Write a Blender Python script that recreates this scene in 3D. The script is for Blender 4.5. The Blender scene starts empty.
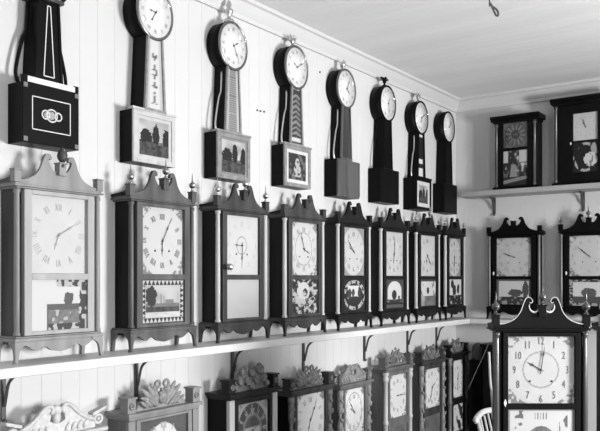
import bpy, math, random
from math import sin, cos, pi, radians
from mathutils import Vector, Matrix
random.seed(7)
SC = bpy.context.scene
COL = SC.collection

# ---------------------------------------------------------------- camera, world, light, exposure
cam_d = bpy.data.cameras.new('camera'); cam = bpy.data.objects.new('camera', cam_d); COL.objects.link(cam)
cam_d.sensor_width = 36; cam_d.lens = 758/600*36
cam_d.shift_y = (279-215.5)/600
cam_d.clip_start = .05
cam.location = (2.4, -5.42, 1.45)
cam.rotation_euler = (pi/2, 0, radians(35.5))
SC.camera = cam

W = bpy.data.worlds.new('sky'); SC.world = W; W.use_nodes = True
wb = W.node_tree.nodes['Background']; wb.inputs['Color'].default_value = (.9, .9, .9, 1); wb.inputs['Strength'].default_value = .25

def area(name, loc, size, sizey, power, rot):
    l = bpy.data.lights.new(name, 'AREA'); l.shape = 'RECTANGLE'; l.size = size; l.size_y = sizey; l.energy = power
    o = bpy.data.objects.new(name, l); COL.objects.link(o); o.location = loc; o.rotation_euler = rot
    return o
XR = 4.2      # right wall
# daylight entering through the two windows of the right wall and an added, unseen one behind the camera
area('daylight_a', (XR+.12, -2.25, 1.42), .75, .8, 185, (0, radians(90), 0))
area('daylight_b', (XR+.12, -5.80, 1.22), .75, .8, 85, (0, radians(90), 0))
area('front_fill_c', (1.9, -7.62, 1.5), 1.6, 1.5, 7, (radians(90), 0, 0))  # fill added behind the camera to light the big clock's front

vs = SC.view_settings
vs.view_transform = 'Standard'; vs.look = 'None'; vs.gamma = 1; vs.use_curve_mapping = False
vs.exposure = 0.52

# ---------------------------------------------------------------- materials (black and white photograph: all neutral)
MATS = {}
K = .76      # how light the paints and woods are overall
def mat(name, g, rough=.5, var=.0, scale=(6, 6, 6), metal=0., bump=0., spec=.5, wave=False):
    if name in MATS: return MATS[name]
    g *= K if not metal else 1
    m = bpy.data.materials.new(name); m.use_nodes = True
    nt = m.node_tree; b = nt.nodes['Principled BSDF']
    b.inputs['Base Color'].default_value = (g, g, g, 1); b.inputs['Roughness'].default_value = rough
    b.inputs['Metallic'].default_value = metal; b.inputs['Specular IOR Level'].default_value = spec
    if var or bump:
        tc = nt.nodes.new('ShaderNodeTexCoord'); mp = nt.nodes.new('ShaderNodeMapping'); mp.inputs['Scale'].default_value = scale
        nz = nt.nodes.new('ShaderNodeTexNoise'); nz.inputs['Scale'].default_value = 1; nz.inputs['Detail'].default_value = 5
        nt.links.new(tc.outputs['Object'], mp.inputs[0]); nt.links.new(mp.outputs[0], nz.inputs['Vector'])
        if var:
            r = nt.nodes.new('ShaderNodeValToRGB'); r.color_ramp.elements[0].position = .3; r.color_ramp.elements[1].position = .7
            lo = max(0, g*(1-var)); hi = min(1, g*(1+var))
            r.color_ramp.elements[0].color = (lo, lo, lo, 1); r.color_ramp.elements[1].color = (hi, hi, hi, 1)
            nt.links.new(nz.outputs['Fac'], r.inputs[0]); nt.links.new(r.outputs[0], b.inputs['Base Color'])
        if bump:
            bp = nt.nodes.new('ShaderNodeBump'); bp.inputs['Strength'].default_value = bump; bp.inputs['Distance'].default_value = .004
            nt.links.new(nz.outputs['Fac'], bp.inputs['Height']); nt.links.new(bp.outputs[0], b.inputs['Normal'])
    MATS[name] = m
    return m
def glassmat(name='door_glass', f=.035):
    if name in MATS: return MATS[name]
    m = bpy.data.materials.new(name); m.use_nodes = True; nt = m.node_tree; nt.nodes.clear()
    o = nt.nodes.new('ShaderNodeOutputMaterial'); mx = nt.nodes.new('ShaderNodeMixShader'); t = nt.nodes.new('ShaderNodeBsdfTransparent')
    g = nt.nodes.new('ShaderNodeBsdfGlossy'); g.inputs['Roughness'].default_value = .06; mx.inputs[0].default_value = f
    nt.links.new(t.outputs[0], mx.inputs[1]); nt.links.new(g.outputs[0], mx.inputs[2]); nt.links.new(mx.outputs[0], o.inputs[0])
    MATS[name] = m; return m
def paintmat():
    if 'painted' in MATS: return MATS['painted']
    m = bpy.data.materials.new('painted'); m.use_nodes = True; nt = m.node_tree; b = nt.nodes['Principled BSDF']
    a = nt.nodes.new('ShaderNodeVertexColor'); a.layer_name = 'Col'
    nt.links.new(a.outputs[0], b.inputs['Base Color']); b.inputs['Roughness'].default_value = .45; b.inputs['Specular IOR Level'].default_value = .15
    MATS['painted'] = m; return m
wall_m = mat('white_painted_boards', .72, .6, .03, (1.5, 1.5, .6), bump=.05)
ceil_m = mat('ceiling_paint', .98, .65, .05, (1.2, 6, 1), bump=.05)
trim_m = mat('trim_paint', .70, .5)
shelf_m = mat('shelf_paint', .72, .45, .03, (4, 4, 4))
floor_m = mat('floor_boards', .07, .5, .3, (2, 12, 2))
iron_m = mat('iron', .06, .45)
brass_m = mat('brass', .55, .28, metal=1)
gold_m = mat('gilt', .62, .38, .15, (30, 30, 30))
ebony = mat('black_wood', .005, .4, .4, (8, 8, 2), bump=.06, spec=.08)
maho = mat('dark_mahogany', .012, .38, .45, (25, 25, 3), bump=.08, spec=.2)
sidem = mat('shaded_mahogany', .012, .5, .45, (25, 25, 3), bump=.08, spec=.1)  # case sides darker than the fronts: their shadow is put into the colour
maho2 = mat('mid_mahogany', .055, .4, .45, (25, 25, 3), bump=.08, spec=.25)
maho3 = mat('brown_wood', .10, .42, .4, (25, 25, 3), bump=.08, spec=.3)
lightw = mat('light_wood', .24, .45, .22, (18, 18, 2.5), bump=.08)
palew = mat('pale_wood', .55, .5, .12, (14, 14, 3), bump=.08)
greyw = mat('grey_wood', .14, .5, .3, (20, 20, 4), bump=.1)
carvd = mat('carved_grey', .17, .5, .5, (60, 60, 60), bump=.4)
carvl = mat('carved_light', .26, .55, .3, (60, 60, 60), bump=.4)
carvp = mat('carved_pale', .62, .55, .15, (60, 60, 60), bump=.3)
ink = mat('black_ink', .03, .6); inkg = mat('grey_ink', .27, .6); handm = mat('blued_steel', .05, .35)
white_m = mat('white_line', .8, .5)

# ---------------------------------------------------------------- mesh helpers
class MB:
    def __init__(s): s.v = []; s.f = []; s.sm = []
    def add(s, vs, fs, smooth=False):
        n = len(s.v); s.v += [tuple(p) for p in vs]
        for f in fs: s.f.append(tuple(i+n for i in f)); s.sm.append(smooth)
        return s
    def box(s, x0, x1, y0, y1, z0, z1):
        return s.add([(x, y, z) for x in (x0, x1) for y in (y0, y1) for z in (z0, z1)],
                     [(0, 1, 3, 2), (4, 6, 7, 5), (0, 4, 5, 1), (2, 3, 7, 6), (0, 2, 6, 4), (1, 5, 7, 3)])
    def prism(s, pts, y0, y1):             # outline in x,z pushed along y
        n = len(pts)
        v = [(x, y0, z) for x, z in pts] + [(x, y1, z) for x, z in pts]
        return s.add(v, [tuple(range(n)), tuple(range(2*n-1, n-1, -1))] + [(i, i+n, (i+1) % n+n, (i+1) % n) for i in range(n)])
    def prismx(s, pts, x0, x1):            # outline in y,z pushed along x
        n = len(pts)
        v = [(x0, y, z) for y, z in pts] + [(x1, y, z) for y, z in pts]
        return s.add(v, [tuple(range(n)), tuple(range(2*n-1, n-1, -1))] + [(i, i+n, (i+1) % n+n, (i+1) % n) for i in range(n)])
    def lathe(s, prof, c=(0, 0, 0), axis='z', seg=16):
        n = len(prof); v = []
        for k in range(seg):
            a = 2*pi*k/seg
            for r, h in prof:
                if axis == 'z': v.append((c[0]+r*cos(a), c[1]+r*sin(a), c[2]+h))
                else: v.append((c[0]+r*cos(a), c[1]-h, c[2]+r*sin(a)))
        f = []
        for k in range(seg):
            k2 = (k+1) % seg
            for i in range(n-1): f.append((k*n+i, k2*n+i, k2*n+i+1, k*n+i+1))
        f.append(tuple(k*n for k in range(seg))[::-1]); f.append(tuple(k*n+n-1 for k in range(seg)))
        return s.add(v, f, True)
    def tube(s, pts, r, seg=8):
        pts = [Vector(p) for p in pts]; n = len(pts); v = []; rs = r if isinstance(r, (list, tuple)) else [r]*n
        up = None
        for i, p in enumerate(pts):
            t = (pts[min(i+1, n-1)]-pts[max(i-1, 0)]).normalized()
            if up is None: up = t.orthogonal().normalized()
            up = (up - t*up.dot(t)).normalized(); w = t.cross(up)
            for k in range(seg):
                a = 2*pi*k/seg; v.append(p+(up*cos(a)+w*sin(a))*rs[i])
        f = [(i*seg+k, i*seg+(k+1) % seg, (i+1)*seg+(k+1) % seg, (i+1)*seg+k) for i in range(n-1) for k in range(seg)]
        f += [tuple(range(seg))[::-1], tuple(range((n-1)*seg, n*seg))]
        return s.add(v, f, True)
    def ell(s, c, r, rot=0, seg=10, rings=6):   # ellipsoid, turned about y by rot
        v = []; f = []
        for j in range(rings+1):
            t = pi*j/rings
            for k in range(seg):
                a = 2*pi*k/seg
                x, y, z = r[0]*sin(t)*cos(a), r[1]*sin(t)*sin(a), r[2]*cos(t)
                v.append((c[0]+x*cos(rot)+z*sin(rot), c[1]+y, c[2]-x*sin(rot)+z*cos(rot)))
        for j in range(rings):
            for k in range(seg): f.append((j*seg+k, (j+1)*seg+k, (j+1)*seg+(k+1) % seg, j*seg+(k+1) % seg))
        return s.add(v, f, True)
    def ring(s, c, R, r, seg=36, n=8, sx=1, sz=1):   # torus lying in x,z
        v = []; f = []
        for i in range(seg):
            a = 2*pi*i/seg
            for k in range(n):
                b = 2*pi*k/n; q = R+r*cos(b); v.append((c[0]+sx*q*cos(a), c[1]+r*sin(b), c[2]+sz*q*sin(a)))
        for i in range(seg):
            for k in range(n): f.append((i*n+k, i*n+(k+1) % n, ((i+1) % seg)*n+(k+1) % n, ((i+1) % seg)*n+k))
        return s.add(v, f, True)
    def bar(s, a, b, w, y0, y1):           # flat bar from a to b in x,z
        ax, az = a; bx, bz = b; dx, dz = bx-ax, bz-az; L = math.hypot(dx, dz); nx, nz = -dz/L*w/2, dx/L*w/2
        return s.prism([(ax+nx, az+nz), (ax-nx, az-nz), (bx-nx, bz-nz), (bx+nx, bz+nz)], y0, y1)
    def build(s, name, m, parent=None, bevel=0):
        me = bpy.data.meshes.new(name); me.from_pydata(s.v, [], s.f)
        me.polygons.foreach_set('use_smooth', s.sm); me.materials.append(m)
        import bmesh
        bm = bmesh.new(); bm.from_mesh(me); bmesh.ops.recalc_face_normals(bm, faces=bm.faces); bm.to_mesh(me); bm.free()
        me.update()
        o = bpy.data.objects.new(name, me); COL.objects.link(o)
        if parent: o.parent = parent
        if bevel:
            b = o.modifiers.new('bevel', 'BEVEL'); b.width = bevel; b.segments = 2; b.limit_method = 'ANGLE'
        return o
def thing(name, label, cat, loc, rz=0, group=None):
    o = bpy.data.objects.new(name, None); COL.objects.link(o); o.location = loc; o.rotation_euler = (0, 0, rz)
    o.empty_display_size = .05
    o['label'] = label; o['category'] = cat
    if group: o['group'] = group
    return o
def tag(o, label, cat, group=None):
    o['label'] = label; o['category'] = cat
    if group: o['group'] = group
    return o
def struct(o): o['kind'] = 'structure'; return o
def cr(pts, n=6):                          # smooth curve through 2d or 3d points
    P = [Vector(p) for p in pts]; out = []
    for i in range(len(P)-1):
        a = P[max(i-1, 0)]; b = P[i]; c = P[i+1]; d = P[min(i+2, len(P)-1)]
        for k in range(n):
            t = k/n
            out.append(.5*((2*b)+(c-a)*t+(2*a-5*b+4*c-d)*t*t+(3*b-a-3*c+d)*t**3))
    out.append(P[-1]); return [tuple(q) for q in out]

def picture(name, parent, x0, x1, z0, z1, y, fn, nx=110, nz=84, th=.002):
    """painted panel: fn(u, v) gives the paint's grey at u (left-right) and v (bottom-top)"""
    v = []; f = []
    for j in range(nz+1):
        for i in range(nx+1): v.append((x0+(x1-x0)*i/nx, y, z0+(z1-z0)*j/nz))
    for j in range(nz):
        for i in range(nx): a = j*(nx+1)+i; f.append((a, a+1, a+nx+2, a+nx+1))
    n = len(v); v += [(x0, y+th, z0), (x1, y+th, z0), (x1, y+th, z1), (x0, y+th, z1)]
    f.append((n+3, n+2, n+1, n))
    me = bpy.data.meshes.new(name); me.from_pydata(v, [], f); me.materials.append(paintmat())
    at = me.color_attributes.new('Col', 'FLOAT_COLOR', 'POINT')
    for i in range(n):
        g = .84*K*max(.008, min(1.0, fn((i % (nx+1))/nx, (i//(nx+1))/nz))); at.data[i].color = (g, g, g, 1)
    for i in range(n, n+4): at.data[i].color = (.1, .1, .1, 1)
    o = bpy.data.objects.new(name, me); COL.objects.link(o); o.parent = parent
    return o
# value noise for the paintings
_r = random.Random(3); _g = [[_r.random() for _ in range(64)] for _ in range(64)]
def vn(x, y):
    i, j = math.floor(x), math.floor(y); fx, fy = x-i, y-j; fx = fx*fx*(3-2*fx); fy = fy*fy*(3-2*fy)
    g = lambda a, b: _g[a % 64][b % 64]
    return (g(i, j)*(1-fx)+g(i+1, j)*fx)*(1-fy)+(g(i, j+1)*(1-fx)+g(i+1, j+1)*fx)*fy
def blob(u, v, cx, cy, rx, ry, sd=0, w=.5): return ((u-cx)/rx)**2+((v-cy)/ry)**2 < 1-w+w*(vn(u*12+sd, v*12+sd*1.7)+.9*vn(u*31+sd, v*31))

# ---- the paintings
def p_harbor(u, v):
    e = min(u, 1-u, v, 1-v)
    if min(u, 1-u) < .10 or min(v, 1-v) < .14:
        t = (u*11) % 1 if min(v, 1-v) < .14 else (v*8) % 1
        d = min(v, 1-v)/.14 if min(v, 1-v) < .14 else min(u, 1-u)/.10
        return .62 if abs(t-.5)*2 < 1-d*1.1 and e > .015 else (.05 if d < .88 else .6)
    if blob(u, v, .22, .62, .13, .24, 3): return .05
    if v < .26: return .55+.2*vn(u*9, v*30)
    if v < .38: return .05+.06*vn(u*20, v*9)
    if v < .46: return .16+.1*vn(u*8, v*30)
    if abs(u-.45) < .015 and v < .66 or abs(u-.52) < .012 and v < .62: return .3
    if .55 < u < .75 and v < .54: return .25
    if u > .8 and v < .34+.3*(u-.6): return .2
    return .36+.30*vn(u*3+4, v*5)
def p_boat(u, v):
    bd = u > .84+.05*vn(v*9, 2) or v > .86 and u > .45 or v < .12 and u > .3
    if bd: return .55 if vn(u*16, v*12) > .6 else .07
    if u < .26: return .74  # pale left side: reflection on the glass put into the paint
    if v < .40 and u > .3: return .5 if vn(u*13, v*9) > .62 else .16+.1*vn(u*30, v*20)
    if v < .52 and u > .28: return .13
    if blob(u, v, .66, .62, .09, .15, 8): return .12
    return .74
def p_blank(u, v): return .60+.03*vn(u*4, v*4)
def p_blotch(u, v):
    if blob(u, v, .45, .68, .24, .26, 5, .25) and not blob(u, v, .52, .62, .09, .12, 1, .2): return .72
    if .15 < u < .5 and .3 < v < .52: return .6
    n = .6*vn(u*10+3, v*12+7)+.4*vn(u*24, v*26)
    return .6 if n > .60 else (.26 if n > .52 else .05)
def p_scrollframe(u, v):
    if .2 < u < .8 and .26 < v < .80:
        if blob(u, v, .5, .3, .34, .16, 2, .2): return .04
        if blob(u, v, .27, .55, .1, .16, 4) or blob(u, v, .74, .5, .08, .3, 6) or blob(u, v, .45, .58, .07, .12, 9): return .07
        return .75
    r = math.hypot((u-.5)/.44, (v-.5)/.43)
    return .5 if abs(r-1) < .13 and vn(u*17, v*15) > .42 else .035
def p_arch(u, v):
    inside = (abs(u-.5) < .38 and .28 < v < .6) or ((u-.5)/.38)**2+((v-.6)/.34)**2 < 1
    if v < .13: return .12
    if v < .17: return .03
    if v < .30: return .05+.25*(vn(u*6, v*40) > .7)
    if inside:
        if ((u-.48)/.13)**2+((v-.46)/.17)**2 < 1: return .05
        if abs(u-.74) < .05 and v < .42: return .06
        return .78
    return .09
def p_cottage(u, v):
    if v > .92: return .1
    if v < .38: return .10+.16*vn(u*4, v*9) + (.2 if u < .3 else 0)
    if ((u-.5)/.08)**2+((v-.58)/.13)**2 < 1: return .05
    if u < .22 and abs(v-.6) < .22 and vn(u*14, v*10) > .45: return .14
    if u > .75 and vn(u*14, v*10) > .55: return .3
    return .72
def p_figures(u, v):
    if v < .36: return .5 if vn(u*12, v*12) > .72 else .035
    if blob(u, v, .3, .8, .12, .18, 2) or blob(u, v, .45, .55, .14, .22, 7) or blob(u, v, .75, .62, .1, .2, 5): return .05
    return .74
def p_garland(u, v):
    return .04 if vn(u*7+1, v*9) > .55 else .72
def p_horse(u, v):
    if v > .66 and (u < .2 or u > .66): return .62
    if v < .24: return .28 if abs(v-.10-.12*u) < .05 else .03
    if abs(u-.42) < .13*(1-v)+.05 and v < .6: return .32
    n = vn(u*10, v*10)
    return .6 if n > .74 and v > .4 else (.14 if n > .5 else .035)
def p_scrolls(u, v):
    if blob(u, v, .72, .42, .28, .24, 3, .4): return .66 if vn(u*14, v*12) > .3 else .25
    if blob(u, v, .85, .75, .12, .2, 3, .3): return .4
    r = math.hypot((u-.5)/.46, (v-.5)/.44)
    return .45 if abs(r-1) < .1 and vn(u*8+2, v*8) > .5 else .02
def p_tree(u, v):
    if v < .3: return .35 if vn(u*11, v*11) > .66 else .06
    if blob(u, v, .55, .45, .2, .16, 5) or blob(u, v, .84, .6, .09, .34, 6): return .1
    if min(u, 1-u) < .07 or v > .93: return .14
    return .70
def p_window(u, v):
    if min(u, 1-u) < .1 or min(v, 1-v) < .1: return .4 if vn(u*20, v*20) > .5 else .05
    if v < .35: return .09
    if blob(u, v, .5, .48, .2, .2, 1): return .12
    return .72
def framed(fn, m=.13, g=.6):
    return lambda u, v: g*(.9+.2*vn(u*9, v*9)) if min(u, 1-u, v, 1-v) < m else fn((u-m)/(1-2*m), (v-m)/(1-2*m))
def p_land(sd, dark=.03):
    def f(u, v):
        if v < .30+.08*vn(u*4+sd, 1): return dark+.10*vn(u*14+sd, v*14)
        if blob(u, v, .22, .5, .2, .26, sd) or blob(u, v, .56, .58, .12, .34, sd+4) or blob(u, v, .92, .5, .13, .34, sd+2): return dark
        if v < .42: return .25*vn(u*12, v*12+sd)
        return .34+.34*vn(u*3+sd, v*4)
    return f
def p_tri(u, v):
    if abs(u-.5) < .30*(1.0-v)+.02 and .12 < v < .82: return .55 if vn(u*13, v*13) > .45 else .12
    return .05+.12*(vn(u*9, v*9) > .6)
def p_flor(u, v):
    if (u-.5)**2/.075+(v-.15)**2/.28 < 1: return .12+.14*vn(u*9, v*4)
    if min(u, 1-u, 1-v) < .03: return .3
    s = abs(u-.5)
    if .27 < s < .40 and vn(u*16, v*14) > .58: return .16
    if s < .10 and .80 < v < .93 and (u*24) % 1 > .62: return .22
    return .68
def p_throat(u, v):
    if min(u, 1-u) < .14: return .5
    return .12 if abs(u-.5) < .17*(.6+.4*sin(v*28)) and .08 < v < .8 and vn(u*4, v*26) > .34 else .66
def p_ladder(u, v): return .16+.18*(sin(v*200) > 0) if abs(u-.5) < .3 else .5
def p_leaves(u, v): return .05 if abs(u-.5) > .38 or v < .05 else (.26 if sin(v*70+9*abs(u-.5)) > .2 and .1 < v < .86 else (.6 if v <= .1 or v > .93 else .05))
def p_spots(u, v):
    for c in (.10, .34, .92):
        if abs(v-c) < (.09 if c < .2 else .05) and abs(u-.5) < .3: return .72
    return .02

# ---- dials
def dialfn(ring=0, corner=True, vig=0, halfring=False, base=.74):
    def f(u, v):
        x, y = (u-.5)*2, (v-.5)*2; r = math.hypot(x, y)
        if halfring:
            if .62 < r < .95: return .05 if (math.atan2(y, x)*12/(2*pi)) % 1 > .12 else .3
            if .5 < r <= .62: return .3
            if r <= .5: return .62 if y < .1 else .1
        if ring and abs(r-ring) < .022: return .42
        if corner and r > 1.08:
            n = vn(u*26, v*26)
            return .28 if n > .45 else base
        if vig and r > 1.0: return base*.55
        return base*(.97+.06*vn(u*7, v*7))
    return f
ROM = ['XII', 'I', 'II', 'III', 'IIII', 'V', 'VI', 'VII', 'VIII', 'IX', 'X', 'XI']
FONTM = {}
def digits(txt):
    if txt in FONTM: return FONTM[txt]
    cu = bpy.data.curves.new('numeral_type', 'FONT'); cu.body = txt; cu.size = 1; cu.align_x = 'CENTER'; cu.resolution_u = 2
    o = bpy.data.objects.new('numeral_type', cu); COL.objects.link(o)
    dg = bpy.context.evaluated_depsgraph_get(); me = o.evaluated_get(dg).to_mesh()
    r = ([(v.co.x, v.co.y-.35) for v in me.vertices], [tuple(p.vertices) for p in me.polygons])
    o.evaluated_get(dg).to_mesh_clear(); bpy.data.objects.remove(o); bpy.data.curves.remove(cu)
    FONTM[txt] = r; return r
def numerals(mb, cx, cz, R, h, y, arabic=False, sx=1, sz=1, wgt=1.):
    for k in range(12):
        a = pi/2-2*pi*k/12; px, pz = cx+R*sx*cos(a), cz+R*sz*sin(a)
        if arabic:
            vs_, fs = digits(str(12 if k == 0 else k))
            mb.add([(px+x*h*.86, y, pz+z*h*1.25) for x, z in vs_], fs)
        else:
            s = ROM[k]; wd = {'I': .32, 'V': .62, 'X': .66}; tot = sum(wd[c] for c in s)*h; t = -tot/2
            ux, uz = cos(a-pi/2), sin(a-pi/2); vx, vz = cos(a), sin(a)
            def P(i, j): return (px+ux*i+vx*j, pz+uz*i+vz*j)
            for c in s:
                w = wd[c]*h; q = t+w/2; st = h*.13*wgt
                if c == 'I': mb.bar(P(q, -h/2), P(q, h/2), st*1.3, y, y+.0006)
                elif c == 'V':
                    mb.bar(P(q-w*.35, h/2), P(q, -h/2), st*1.3, y, y+.0006); mb.bar(P(q+w*.35, h/2), P(q, -h/2), st*.7, y, y+.0006)
                else:
                    mb.bar(P(q-w*.35, h/2), P(q+w*.35, -h/2), st*1.3, y, y+.0006); mb.bar(P(q+w*.35, h/2), P(q-w*.35, -h/2), st*.7, y, y+.0006)
                t += w
def hand(name, parent, cx, cz, L, deg, y, w=.004, m=None):
    a = radians(90-deg); mb = MB(); dx, dz = cos(a), sin(a); nx, nz = -dz, dx
    pt = lambda l, s: (cx+dx*l+nx*s, cz+dz*l+nz*s)
    k = w/2
    mb.prism([pt(-L*.16, k), pt(-L*.16, -k), pt(L*.5, -k*.8), pt(L*.62, -k*2.6), pt(L*.72, -k*.7), pt(L, 0), pt(L*.72, k*.7), pt(L*.62, k*2.6), pt(L*.5, k*.8)], y-.001, y)
    mb.lathe([(.001, -.001), (w*1.1, -.001), (w*1.1, .002), (.001, .0025)], (cx, y, cz), 'y', 10)
    return mb.build(name, m or handm, parent)
def dial(parent, x0, x1, z0, z1, y, fn, hh, mm, arabic=False, R=None, numh=None, sx=1, sz=1, inkm=None, arbors=True, ctr=None, wgt=1., hl=1., hm=None):
    d = picture('dial', parent, x0, x1, z0, z1, y, fn, 84, 84)
    cx, cz = ((x0+x1)/2, (z0+z1)/2) if ctr is None else ctr; S = (x1-x0)/2
    R = R or S*.84
    mb = MB(); numerals(mb, cx, cz, R, numh or S*.20, y-.0012, arabic, sx, sz, wgt); mb.build('numerals', inkm or inkg, d)
    if arbors:
        for s in (-1, 1):
            a = MB(); a.lathe([(.0005, 0), (.0042, 0), (.0042, .0015), (.0005, .0018)], (cx+s*S*.33, y-.0003, cz-S*.34), 'y', 10); a.build('winding_hole', ink, d)
    hand('hour_hand', d, cx, cz, S*.52*hl, hh, y-.002, .004, hm); hand('minute_hand', d, cx, cz, S*.80*hl, mm, y-.004, .0034, hm)
    return d

# ---------------------------------------------------------------- the room
def boards(name, length, height, pitch, place, groove=.0011, depth=.0014, th=.09):
    """tongue-and-groove boarding: a grooved sheet, u along the boards' row, v along the boards"""
    us = []; n = int(length/pitch)+1
    for i in range(n):
        u = i*pitch
        us += [(u, 0), (u+pitch-2*groove, 0), (u+pitch-groove, -depth)]
    us.append((n*pitch, 0)); us = [(min(u, length), d) for u, d in us]
    v = [place(u, 0, d) for u, d in us]+[place(u, height, d) for u, d in us]; m = len(us)
    f = [(i, i+1, i+1+m, i+m) for i in range(m-1) if us[i+1][0] > us[i][0]]
    b = len(v); v += [place(0, 0, -th), place(length, 0, -th), place(length, height, -th), place(0, height, -th)]
    f += [(b, b+1, b+2, b+3)]
    mb = MB(); mb.add(v, f)
    return struct(mb.build(name, ceil_m if name == 'ceiling' else wall_m))
CZ = 2.816; YF = -7.5
boards('wall_left', -YF, CZ, .086, lambda u, v, d: (d, -u, v))
boards('wall_back', XR, CZ, .086, lambda u, v, d: (u, -d, v))
boards('ceiling', -YF, XR, .075, lambda u, v, d: (v, -u, CZ-d))
struct(MB().box(-.1, XR+.1, YF-.1, .1, -.06, 0).build('floor', floor_m))
def wall_with_holes(name, a0, a1, holes, place):
    mb = MB(); cur = a0
    def bx(u0, u1, z0, z1):
        p, q = place(u0), place(u1); xs = sorted((p[0], q[1])) if False else None
        (xa, xb, ya, yb) = place(u0, u1) if False else (0, 0, 0, 0)
    for h0, h1, z0, z1 in holes:
        mb.box(*place(cur, h0), 0, CZ); mb.box(*place(h0, h1), 0, z0); mb.box(*place(h0, h1), z1, CZ); cur = h1
    mb.box(*place(cur, a1), 0, CZ)
    return struct(mb.build(name, mat('grey_plaster', .12, .7, .1, (2, 2, 2))))
wall_with_holes('wall_right', YF, 0, [(-6.25, -5.35, .75, 1.7), (-2.7, -1.8, .95, 1.9)], lambda a, b: (XR, XR+.1, a, b))
wall_with_holes('wall_front', 0, XR, [(1.0, 2.8, .72, 2.3)], lambda a, b: (a, b, YF-.1, YF))
def window(n, horizontal, c, w, z0, z1, fixed):
    mb = MB(); q = .05
    def B(u0, u1, a, b, t0, t1):
        if horizontal: mb.box(u0, u1, fixed+t0, fixed+t1, a, b)
        else: mb.box(fixed+t0, fixed+t1, u0, u1, a, b)
    B(c-w/2, c-w/2+q, z0, z1, 0, .06); B(c+w/2-q, c+w/2, z0, z1, 0, .06); B(c-w/2+q, c+w/2-q, z0, z0+q, 0, .06); B(c-w/2+q, c+w/2-q, z1-q, z1, 0, .06)
    B(c-.015, c+.015, z0+q, z1-q, 0.01, .05)
    o = struct(mb.build('window_%d' % n, trim_m)); g = MB()
    if horizontal: g.box(c-w/2+q, c+w/2-q, fixed+.028, fixed+.032, z0+q, z1-q)
    else: g.box(fixed+.028, fixed+.032, c-w/2+q, c+w/2-q, z0+q, z1-q)
    g.build('pane', glassmat(), o)
window(1, False, -5.8, .9, .75, 1.7, XR+.02)
window(2, False, -2.25, .9, .95, 1.9, XR+.02)
window(3, True, 1.9, 1.8, .72, 2.3, YF-.08)  # unseen window added for the fill on the big clock's front
# crown moulding
cp = [(0, 0), (.06, 0), (.058, -.016), (.045, -.022), (.03, -.05), (.014, -.075), (.014, -.095), (0, -.095)]
def crown(name, axis):
    mb = MB()
    if axis == 'left':
        n = len(cp); v = [(p, YF, CZ+z) for p, z in cp]+[(p, -p, CZ+z) for p, z in cp]
    else:
        n = len(cp); v = [(XR, -p, CZ+z) for p, z in cp]+[(p, -p, CZ+z) for p, z in cp]
    mb.add(v, [tuple(range(n)), tuple(range(2*n-1, n-1, -1))]+[(i, i+n, (i+1) % n+n, (i+1) % n) for i in range(n)])
    struct(mb.build(name, trim_m))
crown('trim_1', 'left'); crown('trim_2', 'back')
struct(MB().box(.0, .018, YF, -.02, 0, .12).build('baseboard_left', trim_m)); struct(MB().box(.02, XR, -.018, 0, 0, .12).build('baseboard_back', trim_m))

# ---------------------------------------------------------------- shelves and brackets
SZ = 1.160
tag(MB().box(.001, .2, -6.2, -.001, SZ-.034, SZ).build('wall_shelf', shelf_m, bevel=.003), 'long white painted shelf on the left wall carrying the scroll-topped clocks', 'shelf')
tag(MB().box(.202, 2.9, -.2, -.001, SZ-.034, SZ).build('wall_shelf', shelf_m, bevel=.003), 'lower white shelf on the back wall behind the big foreground clock', 'shelf')
UZ = 2.088
tag(MB().box(.125, 2.9, -.2, -.001, UZ-.036, UZ).build('wall_shelf', mat('shelf_grey', .42, .5, .1, (4, 4, 4)), bevel=.003), 'upper grey shelf on the back wall holding two dark clocks', 'shelf')
def bracket(loc, rz, h, d, label, group=None):
    t = thing('shelf_bracket', label, 'bracket', loc, rz, group)
    m = MB(); m.box(-.009, .009, -.008, 0, -h, -.0); m.build('wall_plate', iron_m, t, .001)
    m = MB(); m.box(-.009, .009, -d, -.008, -.007, 0); m.build('top_plate', iron_m, t, .001)
    m = MB(); pts = cr([(0, -.012, -h*.72), (0, -.022, -h*.5), (0, -d*.38, -h*.24), (0, -d*.72, -h*.08), (0, -d*.95, -.010)]); m.tube(pts, .006, 6); m.build('curved_brace', iron_m, t)
    m = MB(); m.lathe([(.001, -h-.014), (.008, -h-.012), (.01, -h-.005), (.007, -h+.002), (.001, -h+.003)], (0, -.010, 0)); m.build('drop_end', iron_m, t)
    return t
BY = [-3.858, -3.24, -2.627, -2.032, -1.379, -.807, -.354]
BL = ['under the shelf end, in front of the pale scroll-crested clock', 'above the leaf-crested clock with corner rosettes', 'above the clock with the black ringed dial',
      'above the clock with leafy crest and black pilasters', 'above the pale clock between leafy and fretted crests', 'above the carved-column clock with the oval crest', 'nearest the room corner']
for y, l in zip(BY, BL): bracket((.002, y, SZ-.034), pi/2, .17, .095, 'iron bracket under left shelf, '+l, 'iron brackets under the left shelf')
bracket((.31, -.002, UZ-.036), 0, .12, .085, 'small dark iron bracket under the upper back shelf, nearer the corner')
bracket((.95, -.002, UZ-.036), 0, .12, .085, 'small iron bracket under the upper back shelf, above the ball-finial clock')

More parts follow.
